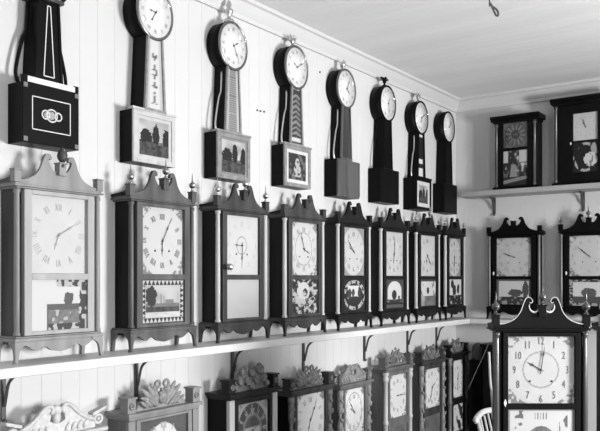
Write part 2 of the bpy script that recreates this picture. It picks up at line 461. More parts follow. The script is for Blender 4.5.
# ---------------------------------------------------------------- pillar and scroll clocks
def pediment_outline(W, z0=.622, top=.735, flat=.632):
    half = [(.165*W, flat), (.14, flat+.004), (.105, .652), (.082, .680), (.070, .712), (.060, .731), (.050, top), (.040, .730), (.035, .720), (.040, .713), (.047, .716),
            (.049, .706), (.042, .690), (.030, .676), (.018, .676)]
    r = cr(half, 3)
    pts = [(.178*W, z0), (.178*W, flat)]+[(x, z) for x, z in r]+[(.014, .680), (.014, .690)]
    return pts+[(-x, z) for x, z in reversed(pts)]
FIN = [(.001, 0), (.008, 0), (.009, .004), (.004, .009), (.0045, .014), (.011, .019), (.0145, .028), (.0125, .036), (.006, .041), (.0035, .046), (.003, .056), (.0015, .072), (.0003, .082)]
def finial(parent, x, y, z, m, s=1., name='finial', prof=FIN):
    mb = MB(); mb.lathe([(r*s, h*s) for r, h in prof], (x, y, z)); return mb.build(name, m, parent)
PINE = [(.001, 0), (.007, 0), (.010, .004), (.006, .012), (.004, .018), (.010, .022), (.018, .034), (.020, .048), (.016, .062), (.008, .072), (.002, .080), (.0004, .086)]
def scroll_clock(label, loc, rz, wood, side, colm, dialf, tab, hh, mm, ends=True, center='ball', arabic=False, knob='drop', sc=1., group='scroll-topped clocks on the left wall shelf',
                 finm=None, edge=None, dk={}, doorm=None, pedm=None, glass=True, tabrng=(.108, .287), endf=1., dz0=.310, volutes=False, iw=.120):
    finm = finm or brass_m; doorm = doorm or wood; pedm = pedm or wood
    t = thing('shelf_clock', label, 'clock', loc, rz, group)
    t.scale = (sc, 1.12 if rz == pi/2 else 1, 1)
    MB().box(-.166, .166, -.082, 0, .086, .602).build('case', side, t, .0015)
    # base moulding, apron and bracket feet
    m = MB(); m.box(-.190, .190, -.106, 0, .074, .086); m.box(-.184, .184, -.101, 0, .086, .092); m.build('base_moulding', wood, t, .002)
    ap = [(-.158, .074), (-.158, .060), (-.140, .060), (-.120, .048), (-.098, .040), (-.083, .050), (-.062, .052), (-.040, .038), (0, .030)]
    ap = cr(ap, 3); ap = ap+[(-x, z) for x, z in reversed(ap[:-1])]
    MB().prism(ap, -.100, -.090).build('apron', wood, t)
    ft = cr([(0, .074), (.0, .05), (.002, .02), (-.004, 0)], 3)+[(.010, 0)]+cr([(.014, .02), (.020, .045), (.036, .060), (.05, .066)], 3)+[(.05, .074)]
    for s in (-1, 1):
        pts = [(s*(x-.188), z) for x, z in ft]
        f = MB().prism(pts, -.104, -.094).build('foot', wood, t)
        MB().prismx([(-.104+(x)*.7, z) for x, z in ft], s*.188, s*.178).build('foot_return', wood, f)
        f = MB().prismx([(-(x)*.7, z) for x, z in ft], s*.188, s*.174); f.build('foot', wood, t)
    MB().box(-.184, .184, -.094, -.004, .064, .074).build('underside', side, t)
    # cornice and pediment
    m = MB(); m.box(-.178, .178, -.098, 0, .602, .608); m.box(-.190, .190, -.106, 0, .608, .615); m.box(-.185, .185, -.101, 0, .615, .622); m.build('cornice', wood, t, .0015)
    pe = MB().prism(pediment_outline(1), -.098, -.086).build('pediment', pedm, t)
    for s in (-1, 1):
        sd = MB(); sd.prismx([(-.086, .622), (-.086, .655), (-.070, .640), (-.03, .634), (0, .632), (0, .622)], s*.186, s*.176)
        sd.build('side_gallery', side, t)
    for s in (-1, 1): MB().box(s*.176-.0135, s*.176+.0135, -.103, -.080, .622, .663).box(s*.176-.0155, s*.176+.0155, -.105, -.078, .663, .668).build('plinth', pedm, t, .001)
    MB().box(-.015, .015, -.112, -.086, .660, .702).box(-.018, .018, -.118, -.084, .702, .707).build('center_plinth', pedm, t, .001)
    if ends:
        for s in (-1, 1): finial(t, s*.176, -.092, .668, finm, endf)
    if center == 'ball': finial(t, 0, -.108, .707, finm, 1.)
    if center == 'pine': finial(t, 0, -.108, .690, mat('carved_dark', .05, .5, .5, (80, 80, 80), bump=.6), .9, prof=PINE)
    if edge:
        for s in (-1, 1):
            half = cr([(.165, .632), (.14, .636), (.105, .652), (.082, .680), (.070, .712), (.060, .731), (.050, .735), (.040, .730), (.035, .720), (.040, .713), (.047, .716)], 3)
            MB().tube([(s*x, -.099, z) for x, z in half], .0018, 6).build('brass_edge', edge, t)
    if volutes:
        for s in (-1, 1):
            MB().tube([(s*(.029+.020*cos(a)), -.101, .700+.022*sin(a)) for a in [radians(-190+k*12) for k in range(19)]], [.0012+.0028*sin(pi*k/18) for k in range(19)], 6).build('volute', edge, t)
    # pillars
    for s in (-1, 1):
        m = MB(); m.lathe([(.002, .094), (.0125, .094), (.0125, .102), (.0095, .108), (.0105, .25), (.0090, .575), (.0085, .582), (.012, .590), (.012, .600), (.002, .600)], (s*.172, -.091, 0), seg=14)
        m.build('pillar', colm, t)
    # door with two openings
    d = MB(); y0, y1 = -.102, -.084
    d.box(-.150, -iw, y0, y1, .094, .600); d.box(iw, .150, y0, y1, .094, .600)
    d.box(-iw, iw, y0, y1, .094, tabrng[0]); d.box(-iw, iw, y0, y1, tabrng[1], dz0); d.box(-iw, iw, y0, y1, .585, .600)
    door = d.build('door', doorm, t, .0012)
    if glass:
        MB().box(-iw, iw, -.0955, -.0945, dz0, .585).build('glass', glassmat(), door)
    if knob == 'drop': MB().lathe([(.001, 0), (.006, 0), (.004, .008), (.009, .012), (.007, .018), (.001, .019)], (-.136, -.102, .30), 'y', 12).build('knob', brass_m, door)
    if knob == 'big': MB().lathe([(.001, 0), (.012, 0), (.006, .012), (.015, .018), (.016, .028), (.009, .036), (.001, .037)], (-.134, -.102, .345), 'y', 16).build('knob', brass_m, door)
    if knob == 'diamond': MB().prism([(-.142, .315), (-.136, .331), (-.142, .347), (-.148, .331)], -.1035, -.102).build('keyhole_plate', white_m, door)
    if knob == 'oval': MB().ell((-.138, -.103, .33), (.006, .003, .014)).build('keyhole_plate', white_m, door)
    dial(t, -iw, iw, dz0, .585, -.088, dialf, hh, mm, arabic, **dk)
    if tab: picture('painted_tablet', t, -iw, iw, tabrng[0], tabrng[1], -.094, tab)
    return t
C = [
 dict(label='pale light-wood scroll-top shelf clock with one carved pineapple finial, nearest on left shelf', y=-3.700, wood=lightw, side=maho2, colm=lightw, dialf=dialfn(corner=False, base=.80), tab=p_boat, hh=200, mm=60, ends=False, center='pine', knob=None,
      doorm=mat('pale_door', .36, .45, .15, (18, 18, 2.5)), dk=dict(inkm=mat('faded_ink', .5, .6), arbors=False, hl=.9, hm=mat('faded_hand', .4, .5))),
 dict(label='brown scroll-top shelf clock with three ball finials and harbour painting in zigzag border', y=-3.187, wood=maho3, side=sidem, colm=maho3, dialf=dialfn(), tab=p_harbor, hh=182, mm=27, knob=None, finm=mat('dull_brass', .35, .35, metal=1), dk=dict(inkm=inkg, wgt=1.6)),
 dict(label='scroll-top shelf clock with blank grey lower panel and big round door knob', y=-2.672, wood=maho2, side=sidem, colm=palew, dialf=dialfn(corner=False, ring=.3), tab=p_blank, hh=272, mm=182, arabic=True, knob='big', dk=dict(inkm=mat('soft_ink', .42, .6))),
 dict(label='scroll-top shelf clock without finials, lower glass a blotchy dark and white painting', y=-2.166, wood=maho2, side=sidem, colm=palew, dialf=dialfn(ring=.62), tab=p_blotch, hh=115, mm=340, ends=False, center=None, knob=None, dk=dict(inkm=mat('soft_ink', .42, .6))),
 dict(label='dark scroll-top shelf clock without finials, landscape in a white scrollwork oval below dial', y=-1.667, wood=maho, side=maho, colm=palew, dialf=dialfn(corner=False, vig=1), tab=p_scrollframe, hh=300, mm=315, ends=False, center=None, knob=None, dk=dict(inkm=mat('soft_ink', .42, .6))),
 dict(label='dark scroll-top shelf clock with white arched scene painted in its lower glass', y=-1.180, wood=maho, side=maho, colm=palew, dialf=dialfn(corner=False), tab=p_arch, hh=185, mm=5, ends=False, center=None, knob=None, dk=dict(inkm=mat('soft_ink', .42, .6))),
 dict(label='dark scroll-top shelf clock with brass ball finials and pale cottage scene, second from corner', y=-.706, wood=maho, side=maho, colm=palew, dialf=dialfn(corner=False), tab=p_cottage, hh=200, mm=140, knob=None, dk=dict(inkm=mat('soft_ink', .42, .6)), endf=.8),
 dict(label='dark scroll-top shelf clock on left shelf nearest the corner, dark figures on white tablet', y=-.262, wood=maho, side=maho, colm=palew, dialf=dialfn(ring=.36, corner=False, vig=1), tab=p_figures, hh=180, mm=190, center=None, knob=None, dk=dict(inkm=inkg), endf=.8, sc=.93),
]
for c in C:
    y = c.pop('y'); scroll_clock(loc=(.004, y, SZ), rz=pi/2, **c)
scroll_clock('dark scroll-top clock without finials on lower back shelf, square white dial, nearer the corner', (.488, -.004, SZ), 0, ebony, ebony, mat('dim_column', .12, .3), dialfn(base=.70), p_tree, 290, 293, ends=False, center=None, knob='oval', sc=1.06, group='scroll-topped clocks on the lower back shelf', dk=dict(inkm=mat('pale_ink', .4, .6)))
scroll_clock('dark scroll-top clock with ball finials on lower back shelf, cut by the right edge', (1.010, -.004, SZ), 0, ebony, ebony, mat('dim_column', .12, .3), dialfn(base=.70, corner=True), p_window, 310, 312, arabic=True, knob='oval', sc=1.08, group='scroll-topped clocks on the lower back shelf', finm=mat('dark_brass', .12, .3, metal=.6), endf=.7, dk=dict(inkm=inkg))

# ---------------------------------------------------------------- the big clocks in the foreground, standing on a table
TH = radians(35.5); FW = Vector((-sin(TH), cos(TH))); RT = Vector((cos(TH), sin(TH)))
def fg(depth, right, z): p = Vector((2.4, -5.42))+FW*depth+RT*right; return (p.x, p.y, z)
GZ = .645
G = scroll_clock('large black scroll-top clock with Arabic dial in the right foreground, white-edged swan-neck top', fg(3.0, 241.7/758*2.9, GZ), TH, ebony, ebony, mat('polished_column', .07, .22, spec=.8), dialfn(ring=.53, base=.70), p_flor,
    300, 9, arabic=True, knob='diamond', sc=.985, iw=.130, group='clocks on the foreground table', edge=gold_m, tabrng=(.105, .306), endf=1.1, dz0=.328, volutes=True, finm=mat('polished_black', .05, .12, spec=.9), dk=dict(R=.103, numh=.033, inkm=mat('numeral_grey', .10, .6), hl=.95, sx=1, sz=1.08))
G2 = scroll_clock('clock with pale columns beside the big foreground clock, mostly beyond the right edge', fg(3.0, 241.5/758*2.9+.415, GZ), TH, maho, ebony, palew, dialfn(base=.70), p_land(4), 90, 0, knob=None, sc=1.0, group='clocks on the foreground table', edge=white_m, pedm=palew)
tb = thing('table', 'dark wooden table bearing the large foreground clocks, below the picture', 'table', fg(3.0, 1.12, 0), TH)
MB().box(-.5, .6, -.22, .14, GZ-.03, GZ).build('tabletop', maho, tb, .003)
for sx in (-.46, .56):
    for sy in (-.18, .10): MB().lathe([(.02, 0), (.022, .1), (.016, .3), (.025, GZ-.06), (.025, GZ-.03)], (sx, sy, 0), seg=12).build('leg', maho, tb)

# ---------------------------------------------------------------- banjo clocks
def banjo(label, y, z0, front, colm, fin, hh, mm, box='pic', pic=None, throat='plain', thpic=None, boxm=None, bez=mat('aged_brass', .22, .3, metal=1), army=-.045, armx=0, db=.084, dh=.072, w=.117, H=.212, facem=.76, arms=True, headr=.101):
    boxm = boxm or front
    t = thing('banjo_clock', label, 'clock', (.004, y, z0), pi/2, 'banjo clocks hung in a row on the left wall')
    D = db
    MB().box(-w, w, -D, 0, 0, H).build('pendulum_box', ebony, t, .0015)
    # box front
    if box == 'pic':
        m = MB(); a = .020
        m.box(-w-.001, -w+a, -D-.010, -D, 0, H); m.box(w-a, w+.001, -D-.010, -D, 0, H); m.box(-w+a, w-a, -D-.010, -D, 0, a); m.box(-w+a, w-a, -D-.010, -D, H-a, H)
        m.box(-w-.006, w+.006, -D-.013, -D+.02, H, H+.010); m.build('box_frame', boxm, t, .0015)
        picture('painted_tablet', t, -w+a, w-a, a, H-a, -D-.005, pic)
    else:
        fr = MB(); fr.box(-w-.002, w+.002, -D-.006, -D, .0, H); fr.build('box_door', boxm, t, .0015)
        if box == 'inlay':
            m = MB(); X, Z0, Z1, q = .080, .050, .165, .0032
            for p, r in (((-X, Z0), (X, Z0)), ((X, Z0), (X, Z1)), ((X, Z1), (-X, Z1)), ((-X, Z1), (-X, Z0))): m.bar(p, r, q, -D-.007, -D-.006)
            m.build('line_inlay', white_m, t)
            m = MB(); c = (0, .108)
            for dx, r in ((-.026, .015), (0, .022), (.027, .014)): m.ring((c[0]+dx, -D-.007, c[1]), r, .003, 24, 6)
            m.build('cloud_inlay', white_m, t)
            m = MB()
            for dx, r in ((-.024, .010), (-.003, .016)): m.lathe([(.001, 0), (r, 0), (r, .002), (.001, .0025)], (dx, -D-.006, c[1]), 'y', 16)
            m.build('inlay_center', mat('inlay_grey', .4, .5, .4, (90, 90, 90)), t)
            MB().box(-w+.012, w-.014, -D-.008, -D+.03, H, H+.020).build('white_ledge', white_m, t, .001)
            for sx in (-1, 1):
                for zz in (.004, H-.020): MB().box(sx*(w-.009)-.008, sx*(w-.009)+.008, -D-.0085, -D-.006, zz, zz+.016).build('corner_block', mat('corner_grey', .16, .4), t)
            for sx in (-1, 1): MB().box(sx*(w-.009)-.009, sx*(w-.009)+.009, -D-.008, -D+.01, H, H+.024).build('corner_post', ebony, t, .001)
        elif box == 'line':
            m = MB(); m.box(-w-.002, -w+.006, -D-.009, -D-.006, .01, H-.004); m.box(w-.006, w+.002, -D-.009, -D-.006, .01, H-.004); m.build('edge_strip', maho3, t)
    # throat
    D = dh; hc = .628; HS = 1.12; zb, zt = H+.004, hc-headr*.92
    hb, ht = .060, .043
    MB().prism([(-hb, zb), (hb, zb), (ht, zt), (-ht, zt)], -D+.004, 0).build('throat', ebony, t)
    m = MB()
    for s in (-1, 1): m.prism([(s*hb, zb), (s*(hb-.011), zb), (s*(ht-.009), zt), (s*ht, zt)], -D-.006, -D+.004)
    m.box(-hb, hb, -D-.007, -D+.004, zb, zb+.012); m.build('throat_frame', colm, t)
    if thpic:
        n = 60; v = []; f = []
        for j in range(n+1):
            q = j/n; hw = (hb-.011)*(1-q)+(ht-.009)*q
            for i in range(9): v.append((-hw+2*hw*i/8, -D+.001, zb+.010+(zt-zb-.010)*q))
        for j in range(n):
            for i in range(8): a = j*9+i; f.append((a, a+1, a+10, a+9))
        me = bpy.data.meshes.new('throat_glass'); me.from_pydata(v, [], f); me.materials.append(paintmat()); at = me.color_attributes.new('Col', 'FLOAT_COLOR', 'POINT')
        for j in range(n+1):
            for i in range(9): g = K*thpic(i/8, j/n); at.data[j*9+i].color = (g, g, g, 1)
        o = bpy.data.objects.new('throat_glass', me); COL.objects.link(o); o.parent = t
    else:
        MB().prism([(-hb+.011, zb+.012), (hb-.011, zb+.012), (ht-.009, zt), (-ht+.009, zt)], -D-.002, -D+.004).build('throat_panel', ebony if throat != 'mahogany' else maho2, t)
    if throat == 'inlay':
        m = MB(); q = .0034
        P = [(-.022, zb+.035), (.022, zb+.035), (.006, zt-.03), (-.006, zt-.03)]
        for i in range(4): m.bar(P[i], P[(i+1) % 4], q, -D-.0035, -D-.002)
        m.build('throat_inlay', white_m, t)
        MB().box(-.060, .060, -D-.012, 0, zt-.012, zt+.002).build('collar', maho2, t, .002)
    # head
    MB().lathe([(.002, 0), (headr, 0), (headr, D-.002), (.002, D-.002)], (0, 0, 0), 'y', 44).build('head', ebony, t)
    COL.objects[-1].location.z = hc; COL.objects[-1].scale.z = HS
    MB().ring((0, -D-.002, 0), headr-.004, .0062, 44, 8).build('bezel', bez or brass_m, t)
    COL.objects[-1].location.z = hc; COL.objects[-1].scale.z = HS
    # dial: round painted disc
    m = MB(); m.lathe([(.0005, D), (headr-.008, D), (headr-.008, D+.003), (.0005, D+.004)], (0, 0, 0), 'y', 40)
    d = m.build('dial', mat('enamel_white', .92, .3), t); d.location.z = hc; d.scale.z = HS
    n = MB(); numerals(n, 0, 0, .070, .013, -D-.0055, False, wgt=1.2); n.build('numerals', mat('faint_ink', .55, .6), d)
    hand('hour_hand', d, 0, 0, .040, hh, -D-.006, .0035); hand('minute_hand', d, 0, 0, .064, mm, -D-.008, .003)
    MB().lathe([(.0005, D+.009), (headr-.008, D+.009), (headr-.008, D+.0095), (.0005, D+.010)], (0, 0, 0), 'y', 40).build('glass', glassmat(), d)
    if arms:
        am = brass_m if arms is True else arms
        for s in (-1, 1):
            pts = cr([(s*(ht+.004+armx*.6), army, zt-.03), (s*(ht+.008+armx*.7), army, zt-.12), (s*(hb+.006+armx*.8), army, zb+.16), (s*(hb+.024+armx), army, zb+.08), (s*(hb+.030+armx), army, zb+.03), (s*(hb+.022+armx*.7), army, zb-.002)], 5)
            MB().tube(pts, .0045+armx*.15, 6).build('side_arm', am, t)
    ft = hc+headr*HS
    if fin == 'tall': finial(t, 0, -.05, ft-.004, brass_m, 1.15, prof=[(.001, 0), (.022, 0), (.020, .016), (.008, .020), (.006, .034), (.016, .044), (.018, .056), (.006, .066), (.012, .078), (.003, .098), (.0005, .12)])
    if fin in ('eagle', 'ball', 'spread'):
        MB().lathe([(.001, 0), (.020, 0), (.018, .010), (.007, .013), (.007, .022), (.001, .023)], (0, -.05, ft-.006)).build('finial_base', ebony if fin == 'spread' else brass_m, t)
        fm = ebony if fin == 'spread' else brass_m
        m = MB(); z = ft+.030
        m.ell((0, -.05, z), (.012, .012, .018)); m.ell((.004, -.055, z+.022), (.007, .007, .008)); m.tube([(.006, -.06, z+.022), (.016, -.064, z+.018)], [.003, .0008], 6)
        if fin == 'spread':
            for s in (-1, 1): m.prism([(0, z+.012), (s*.012, z+.022), (s*.045, z+.020), (s*.046, z+.012), (s*.02, z+.004), (s*.008, z-.006)], -.054, -.046)
        if fin == 'eagle':
            for s in (-1, 1): m.prism([(s*.004, z+.012), (s*.022, z+.030), (s*.028, z+.022), (s*.022, z), (s*.008, z-.012)], -.054, -.046)
        if fin == 'ball': m.ell((0, -.05, z), (.018, .018, .020))
        m.build('finial', fm, t)
    return t
gilt_box = mat('gilt_frame', .55, .4, .12, (40, 40, 40)); mahb = mat('banjo_brown', .10, .35, .4, (25, 25, 3)); goldmid = mat('old_gilt', .26, .38, .25, (40, 40, 40))
banjo('black banjo clock with white line inlay and cloud emblem, its dial above the frame', -3.722, 1.927, ebony, ebony, None, 0, 0, box='inlay', throat='inlay', arms=ebony, bez=ebony, army=-.03, armx=.016)
banjo('banjo clock with pale gilt frame and painted throat, dark landscape in its lower box', -3.212, 1.925, ebony, goldmid, 'tall', 275, 215, db=.074, dh=.082, pic=framed(p_land(1), .08, .66), thpic=p_throat, boxm=gilt_box, arms=None)
banjo('banjo clock with ribbed gilt throat, tall brass finial and tree painting in grey gilt box', -2.707, 1.915, ebony, goldmid, 'tall', 60, 150, db=.074, dh=.074, pic=framed(p_land(6), .07, .3), thpic=p_ladder, boxm=goldmid)
banjo('banjo clock with leafy throat panel, brass eagle finial and white-bordered picture of figures', -2.198, 1.930, ebony, goldmid, 'eagle', 300, 60, db=.076, dh=.074, pic=framed(p_tri, .10, .8), thpic=p_leaves, boxm=goldmid)
banjo('dark banjo clock with plain brown box door and small brass finial, between eagle-topped ones', -1.704, 1.920, ebony, mahb, 'ball', 130, 30, box='line', throat='mahogany', boxm=mahb, bez=mahb)
banjo('all-black banjo clock topped by a dark spread-winged eagle', -1.212, 1.927, ebony, ebony, 'spread', 30, 170, box='plain', boxm=ebony, bez=ebony, arms=ebony, army=-.02)
banjo('black banjo clock with white-framed box picture and white patches down the throat', -.745, 1.918, ebony, ebony, 'eagle', 200, 60, pic=framed(p_land(9), .15, .75), thpic=p_spots, boxm=ebony, bez=ebony)
banjo('plain black banjo clock without finial, last of the row by the corner', -.300, 1.927, ebony, ebony, None, 45, 40, box='plain', boxm=ebony, bez=ebony, arms=None, w=.108)

# ---------------------------------------------------------------- carved-crest clocks on the low bench
BZ = .13
bn = thing('bench', 'long low bench under the carved clocks by the left wall', 'bench', (0, 0, 0))
MB().box(.02, .185, -4.4, -.04, BZ-.03, BZ).build('bench_top', maho2, bn, .003)
for y in (-4.2, -3.2, -2.2, -1.2, -.2): MB().box(.04, .18, y-.02, y+.02, 0, BZ-.03).build('leg', maho2, bn)
def leaf(mb, x, z, L, w, a, y=-.012): mb.ell((x+sin(a)*L/2, y, z+cos(a)*L/2), (w/2, .008, L/2), a)
def crest(kind, m, parent, z, w):
    mb = MB()
    if kind == 'scroll':        # broken scrolls and rosettes
        for s in (-1, 1):
            out = cr([(.150, .0), (.150, .030), (.120, .040), (.085, .062), (.055, .092), (.034, .104), (.020, .096), (.018, .078), (.026, .070)], 3)+cr([(.030, .050), (.012, .040), (0, .036)], 2)
            mb.prism([(s*x, z+h) for x, h in out]+[(0, z)], -.022, 0)
            mb.tube([(s*x, -.022, z+h) for x, h in cr([(.145, .03), (.12, .04), (.085, .062), (.055, .092), (.034, .104), (.018, .092), (.026, .074)], 3)], .008, 6)
            mb.ring((s*.165, -.02, z+.028), .016, .006, 18, 6); mb.ell((s*.165, -.02, z+.028), (.007, .007, .007))
            for k in range(4): leaf(mb, s*(.03+.024*k), z+.004, .036, .020, s*.5, -.024)
            mb.prism([(s*.135, z+.055), (s*.195, z+.075), (s*.190, z+.062), (s*.140, z+.045)], -.03, 0)
        mb.ell((0, -.012, z+.085), (.022, .016, .020)); mb.ell((0, -.012, z+.055), (.014, .014, .028))
    elif kind == 'leaves':
        mb.prism([(-.13, z), (-.11, z+.03), (-.05, z+.05), (.05, z+.05), (.11, z+.03), (.13, z)], -.014, 0)
        for s in (-1, 1):
            for a, L in ((.25, .085), (.55, .105), (.85, .11), (1.15, .095), (1.4, .08)): leaf(mb, s*.018, z+.014, L, .026, s*a, -.016)
            for k in range(3): leaf(mb, s*(.030+.022*k), z+.008, .05, .018, s*(.9), -.024)
            mb.ring((s*.022, -.018, z+.098), .013, .006, 16, 6)
        mb.ell((0, -.02, z+.045), (.024, .016, .030))
        for k in range(6): mb.ell((.016*cos(k*1.05), -.026, z+.062+.016*sin(k*1.05)), (.008, .008, .008))
    elif kind == 'fruit':
        mb.prism([(-.12, z), (-.115, z+.03), (-.09, z+.06), (-.075, z+.085), (-.04, z+.095), (0, z+.085), (.045, z+.105), (.08, z+.095), (.095, z+.06), (.115, z+.03), (.12, z)], -.014, 0)
        for x, h, r in ((-.055, .085, .030), (.055, .093, .032), (0, .080, .024), (-.075, .050, .026), (.080, .052, .028), (-.03, .045, .026), (.03, .050, .028), (0, .022, .022), (-.10, .022, .018), (.105, .022, .018)):
            mb.ell((x, -.016, z+h), (r*.7, .014, r)); mb.ring((x, -.026, z+h), r*.6, r*.16, 16, 5)
    elif kind == 'fret':
        for x, h, r in ((-.10, .026, .018), (-.066, .046, .022), (-.026, .064, .026), (.022, .068, .026), (.062, .052, .022), (.10, .030, .018), (0, .03, .022), (-.04, .022, .016), (.04, .022, .016), (0, .104, .010)):
            mb.ring((x, -.010, z+h), r*.8, r*.30, 16, 6)
        mb.box(-.13, .13, -.014, 0, z, z+.014)
        for s in (-1, 1):
            for a in (.4, 1.0): leaf(mb, s*.01, z+.03, .08, .018, s*a)
    elif kind == 'oval':
        mb.prism(cr([(-.12, z), (-.10, z+.035), (-.06, z+.07), (0, z+.085), (.06, z+.07), (.10, z+.035), (.12, z)], 4), -.014, 0)
        mb.ring((0, -.018, z+.050), .040, .010, 24, 6, 1.15, .9); mb.ring((0, -.018, z+.048), .020, .007, 18, 6)
        for s in (-1, 1):
            leaf(mb, s*.06, z+.004, .075, .024, s*.7, -.020); leaf(mb, s*.03, z+.075, .036, .018, s*.7)
            mb.ring((s*.10, -.018, z+.022), .014, .006, 14, 5)
    return mb.build('carved_crest', m, parent)
def rosette(parent, x, y, z, m):
    mb = MB(); mb.ring((x, y-.002, z), .011, .004, 16, 6); mb.ell((x, y-.002, z), (.005, .004, .005)); mb.build('rosette', m, parent)
def carved_clock(label, y, zc, w, kind, wood, side, colm, crm, style, dialf, dz, hh=0, mm=0, tab=p_land(2), depth=.130, blocks=True, halfring=False, blkm=None, crest_s=1., crest_x=1.1, doorm=None):
    t = thing('carved_clock', label, 'clock', (.004, y, BZ), pi/2, 'carved-crest clocks below the left shelf')
    h = zc-BZ; hw = w/2; D = depth; doorm = doorm or wood; blkm = blkm or wood
    MB().box(-hw+.014, hw-.014, -D+.016, 0, .03, h-.022).build('case', side, t, .0015)
    MB().box(-hw, hw, -D-.012, 0, 0, .07).box(-hw+.005, hw-.005, -D-.006, 0, .07, .08).build('plinth', wood, t, .002)
    m = MB(); m.box(-hw+.006, hw-.006, -D-.006, 0, h-.028, h-.014); m.box(-hw-.004, hw+.004, -D-.016, 0, h-.014, h); m.build('cornice', wood, t, .002)
    if blocks:
        for s in (-1, 1):
            b = MB().box(s*(hw-.022)-.021, s*(hw-.022)+.021, -D-.004, -D+.044, h, h+.056).box(s*(hw-.022)-.025, s*(hw-.022)+.025, -D-.010, -D+.050, h+.056, h+.064).build('corner_block', blkm, t, .0015)
            rosette(b, s*(hw-.022), -D-.005, h+.030, crm)
    c = crest(kind, crm, t, 0, w); c.location = (0, -D+.036, h); c.scale = (crest_x, 1, crest_s)
    # columns or pilasters
    for s in (-1, 1):
        x = s*(hw-.024); m = MB(); z0, z1 = .082, h-.030
        if style == 'carved':
            n = 22; pr = [(.002, z0), (.018, z0), (.018, z0+.03)]
            for k in range(n+1): q = k/n; pr.append((.014+.0035*sin(q*22)+.002*cos(q*44), z0+.035+(z1-z0-.07)*q))
            pr += [(.018, z1-.03), (.018, z1), (.002, z1)]
            m.lathe(pr, (x, -D+.006, 0), seg=14)
            for k in range(10): m.ell((x+.004*(-1)**k, -D-.010, z0+.06+(z1-z0-.12)*k/9), (.010, .006, .016), .6*(-1)**k)
        elif style == 'ringed':
            pr = [(.002, z0), (.019, z0), (.019, z0+.025), (.013, z0+.03), (.014, z0+.2), (.014, z0+.34), (.018, z0+.345), (.018, z0+.36), (.014, z0+.365), (.013, z1-.06), (.018, z1-.055), (.018, z1-.03), (.014, z1-.026), (.019, z1-.014), (.019, z1), (.002, z1)]
            m.lathe(pr, (x, -D+.006, 0), seg=16)
        else:
            m.box(x-.018, x+.018, -D-.002, -D+.016, z0, z1)
        m.build('column', colm, t)
    # door
    ow = hw-.048; iw = ow-.022; d = MB(); y0, y1 = -D-.002, -D+.016; za, zb = dz[0]-BZ, dz[1]-BZ
    d.box(-ow, -iw, y0, y1, .085, h-.030); d.box(iw, ow, y0, y1, .085, h-.030); d.box(-iw, iw, y0, y1, .085, .11); d.box(-iw, iw, y0, y1, za-.05, za); d.box(-iw, iw, y0, y1, zb, h-.030)
    door = d.build('door', doorm, t, .0015)
    MB().box(-iw, iw, -D+.003, -D+.004, za, zb).build('glass', glassmat(), door)
    dl = dial(t, -iw, iw, za, zb, -D+.011, dialf, hh, mm, R=iw*.80, numh=iw*.2, inkm=mat('soft_ink', .42, .6), wgt=1., arbors=False)
    picture('painted_tablet', t, -iw, iw, .11, za-.05, -D+.008, tab)
    return t
DZ = (.585, .855)
carved_clock('whitewashed carved clock with broken-scroll crest, nearest below the left shelf', -3.715, .895, .40, 'scroll', palew, palew, palew, carvp, 'plain', dialfn(), DZ, blocks=False)
carved_clock('light wood carved clock with spreading leaf crest and rosette corner blocks', -3.200, .920, .41, 'leaves', lightw, greyw, lightw, carvl, 'plain', lambda u, v: .9 if ((u-.5)/.36)**2+((v-.48)/.44)**2 < 1 else .13, (.60, .880), 0, 0)
carved_clock('dark carved clock with lumpy fruit crest and black ringed arch on its dial', -2.630, .925, .37, 'fruit', maho, ebony, palew, carvd, 'plain', dialfn(halfring=True, base=.5), (.60, .870), 120, 60, depth=.14)
carved_clock('dark carved clock with winged leaf crest above large white dial', -2.135, .880, .40, 'leaves', maho2, ebony, carvd, carvd, 'carved', dialfn(base=.95), (.57, .848), 200, 30)
carved_clock('pale grey carved clock with scrolled crest, between the leaf-crested and fret-crested dark clocks', -1.645, .850, .36, 'scroll', greyw, maho2, carvl, carvl, 'carved', dialfn(ring=.8, base=.95), (.54, .815), 300, 320, depth=.10, crest_s=.95)
carved_clock('carved clock with openwork ringed crest and pale ringed columns', -1.168, .905, .37, 'fret', greyw, maho3, palew, carvd, 'ringed', dialfn(base=.95), (.580, .850), 90, 90, tab=lambda u, v: .10+.15*vn(u*5, v*5))
carved_clock('carved clock with oval medallion crest, second from the corner below the shelf', -.675, .900, .38, 'oval', maho2, maho2, carvl, carvd, 'carved', dialfn(base=.95), (.574, .840), 60, 200, tab=lambda u, v: .10+.12*vn(u*5, v*5))
carved_clock('dark narrow carved clock with garlanded white lower glass, in the corner below the shelf', -.250, .915, .33, 'oval', maho, maho, greyw, carvd, 'ringed', dialfn(base=.95), (.590, .860), 20, 180, tab=lambda u, v: p_garland(u, v) if v > .35 else .03)

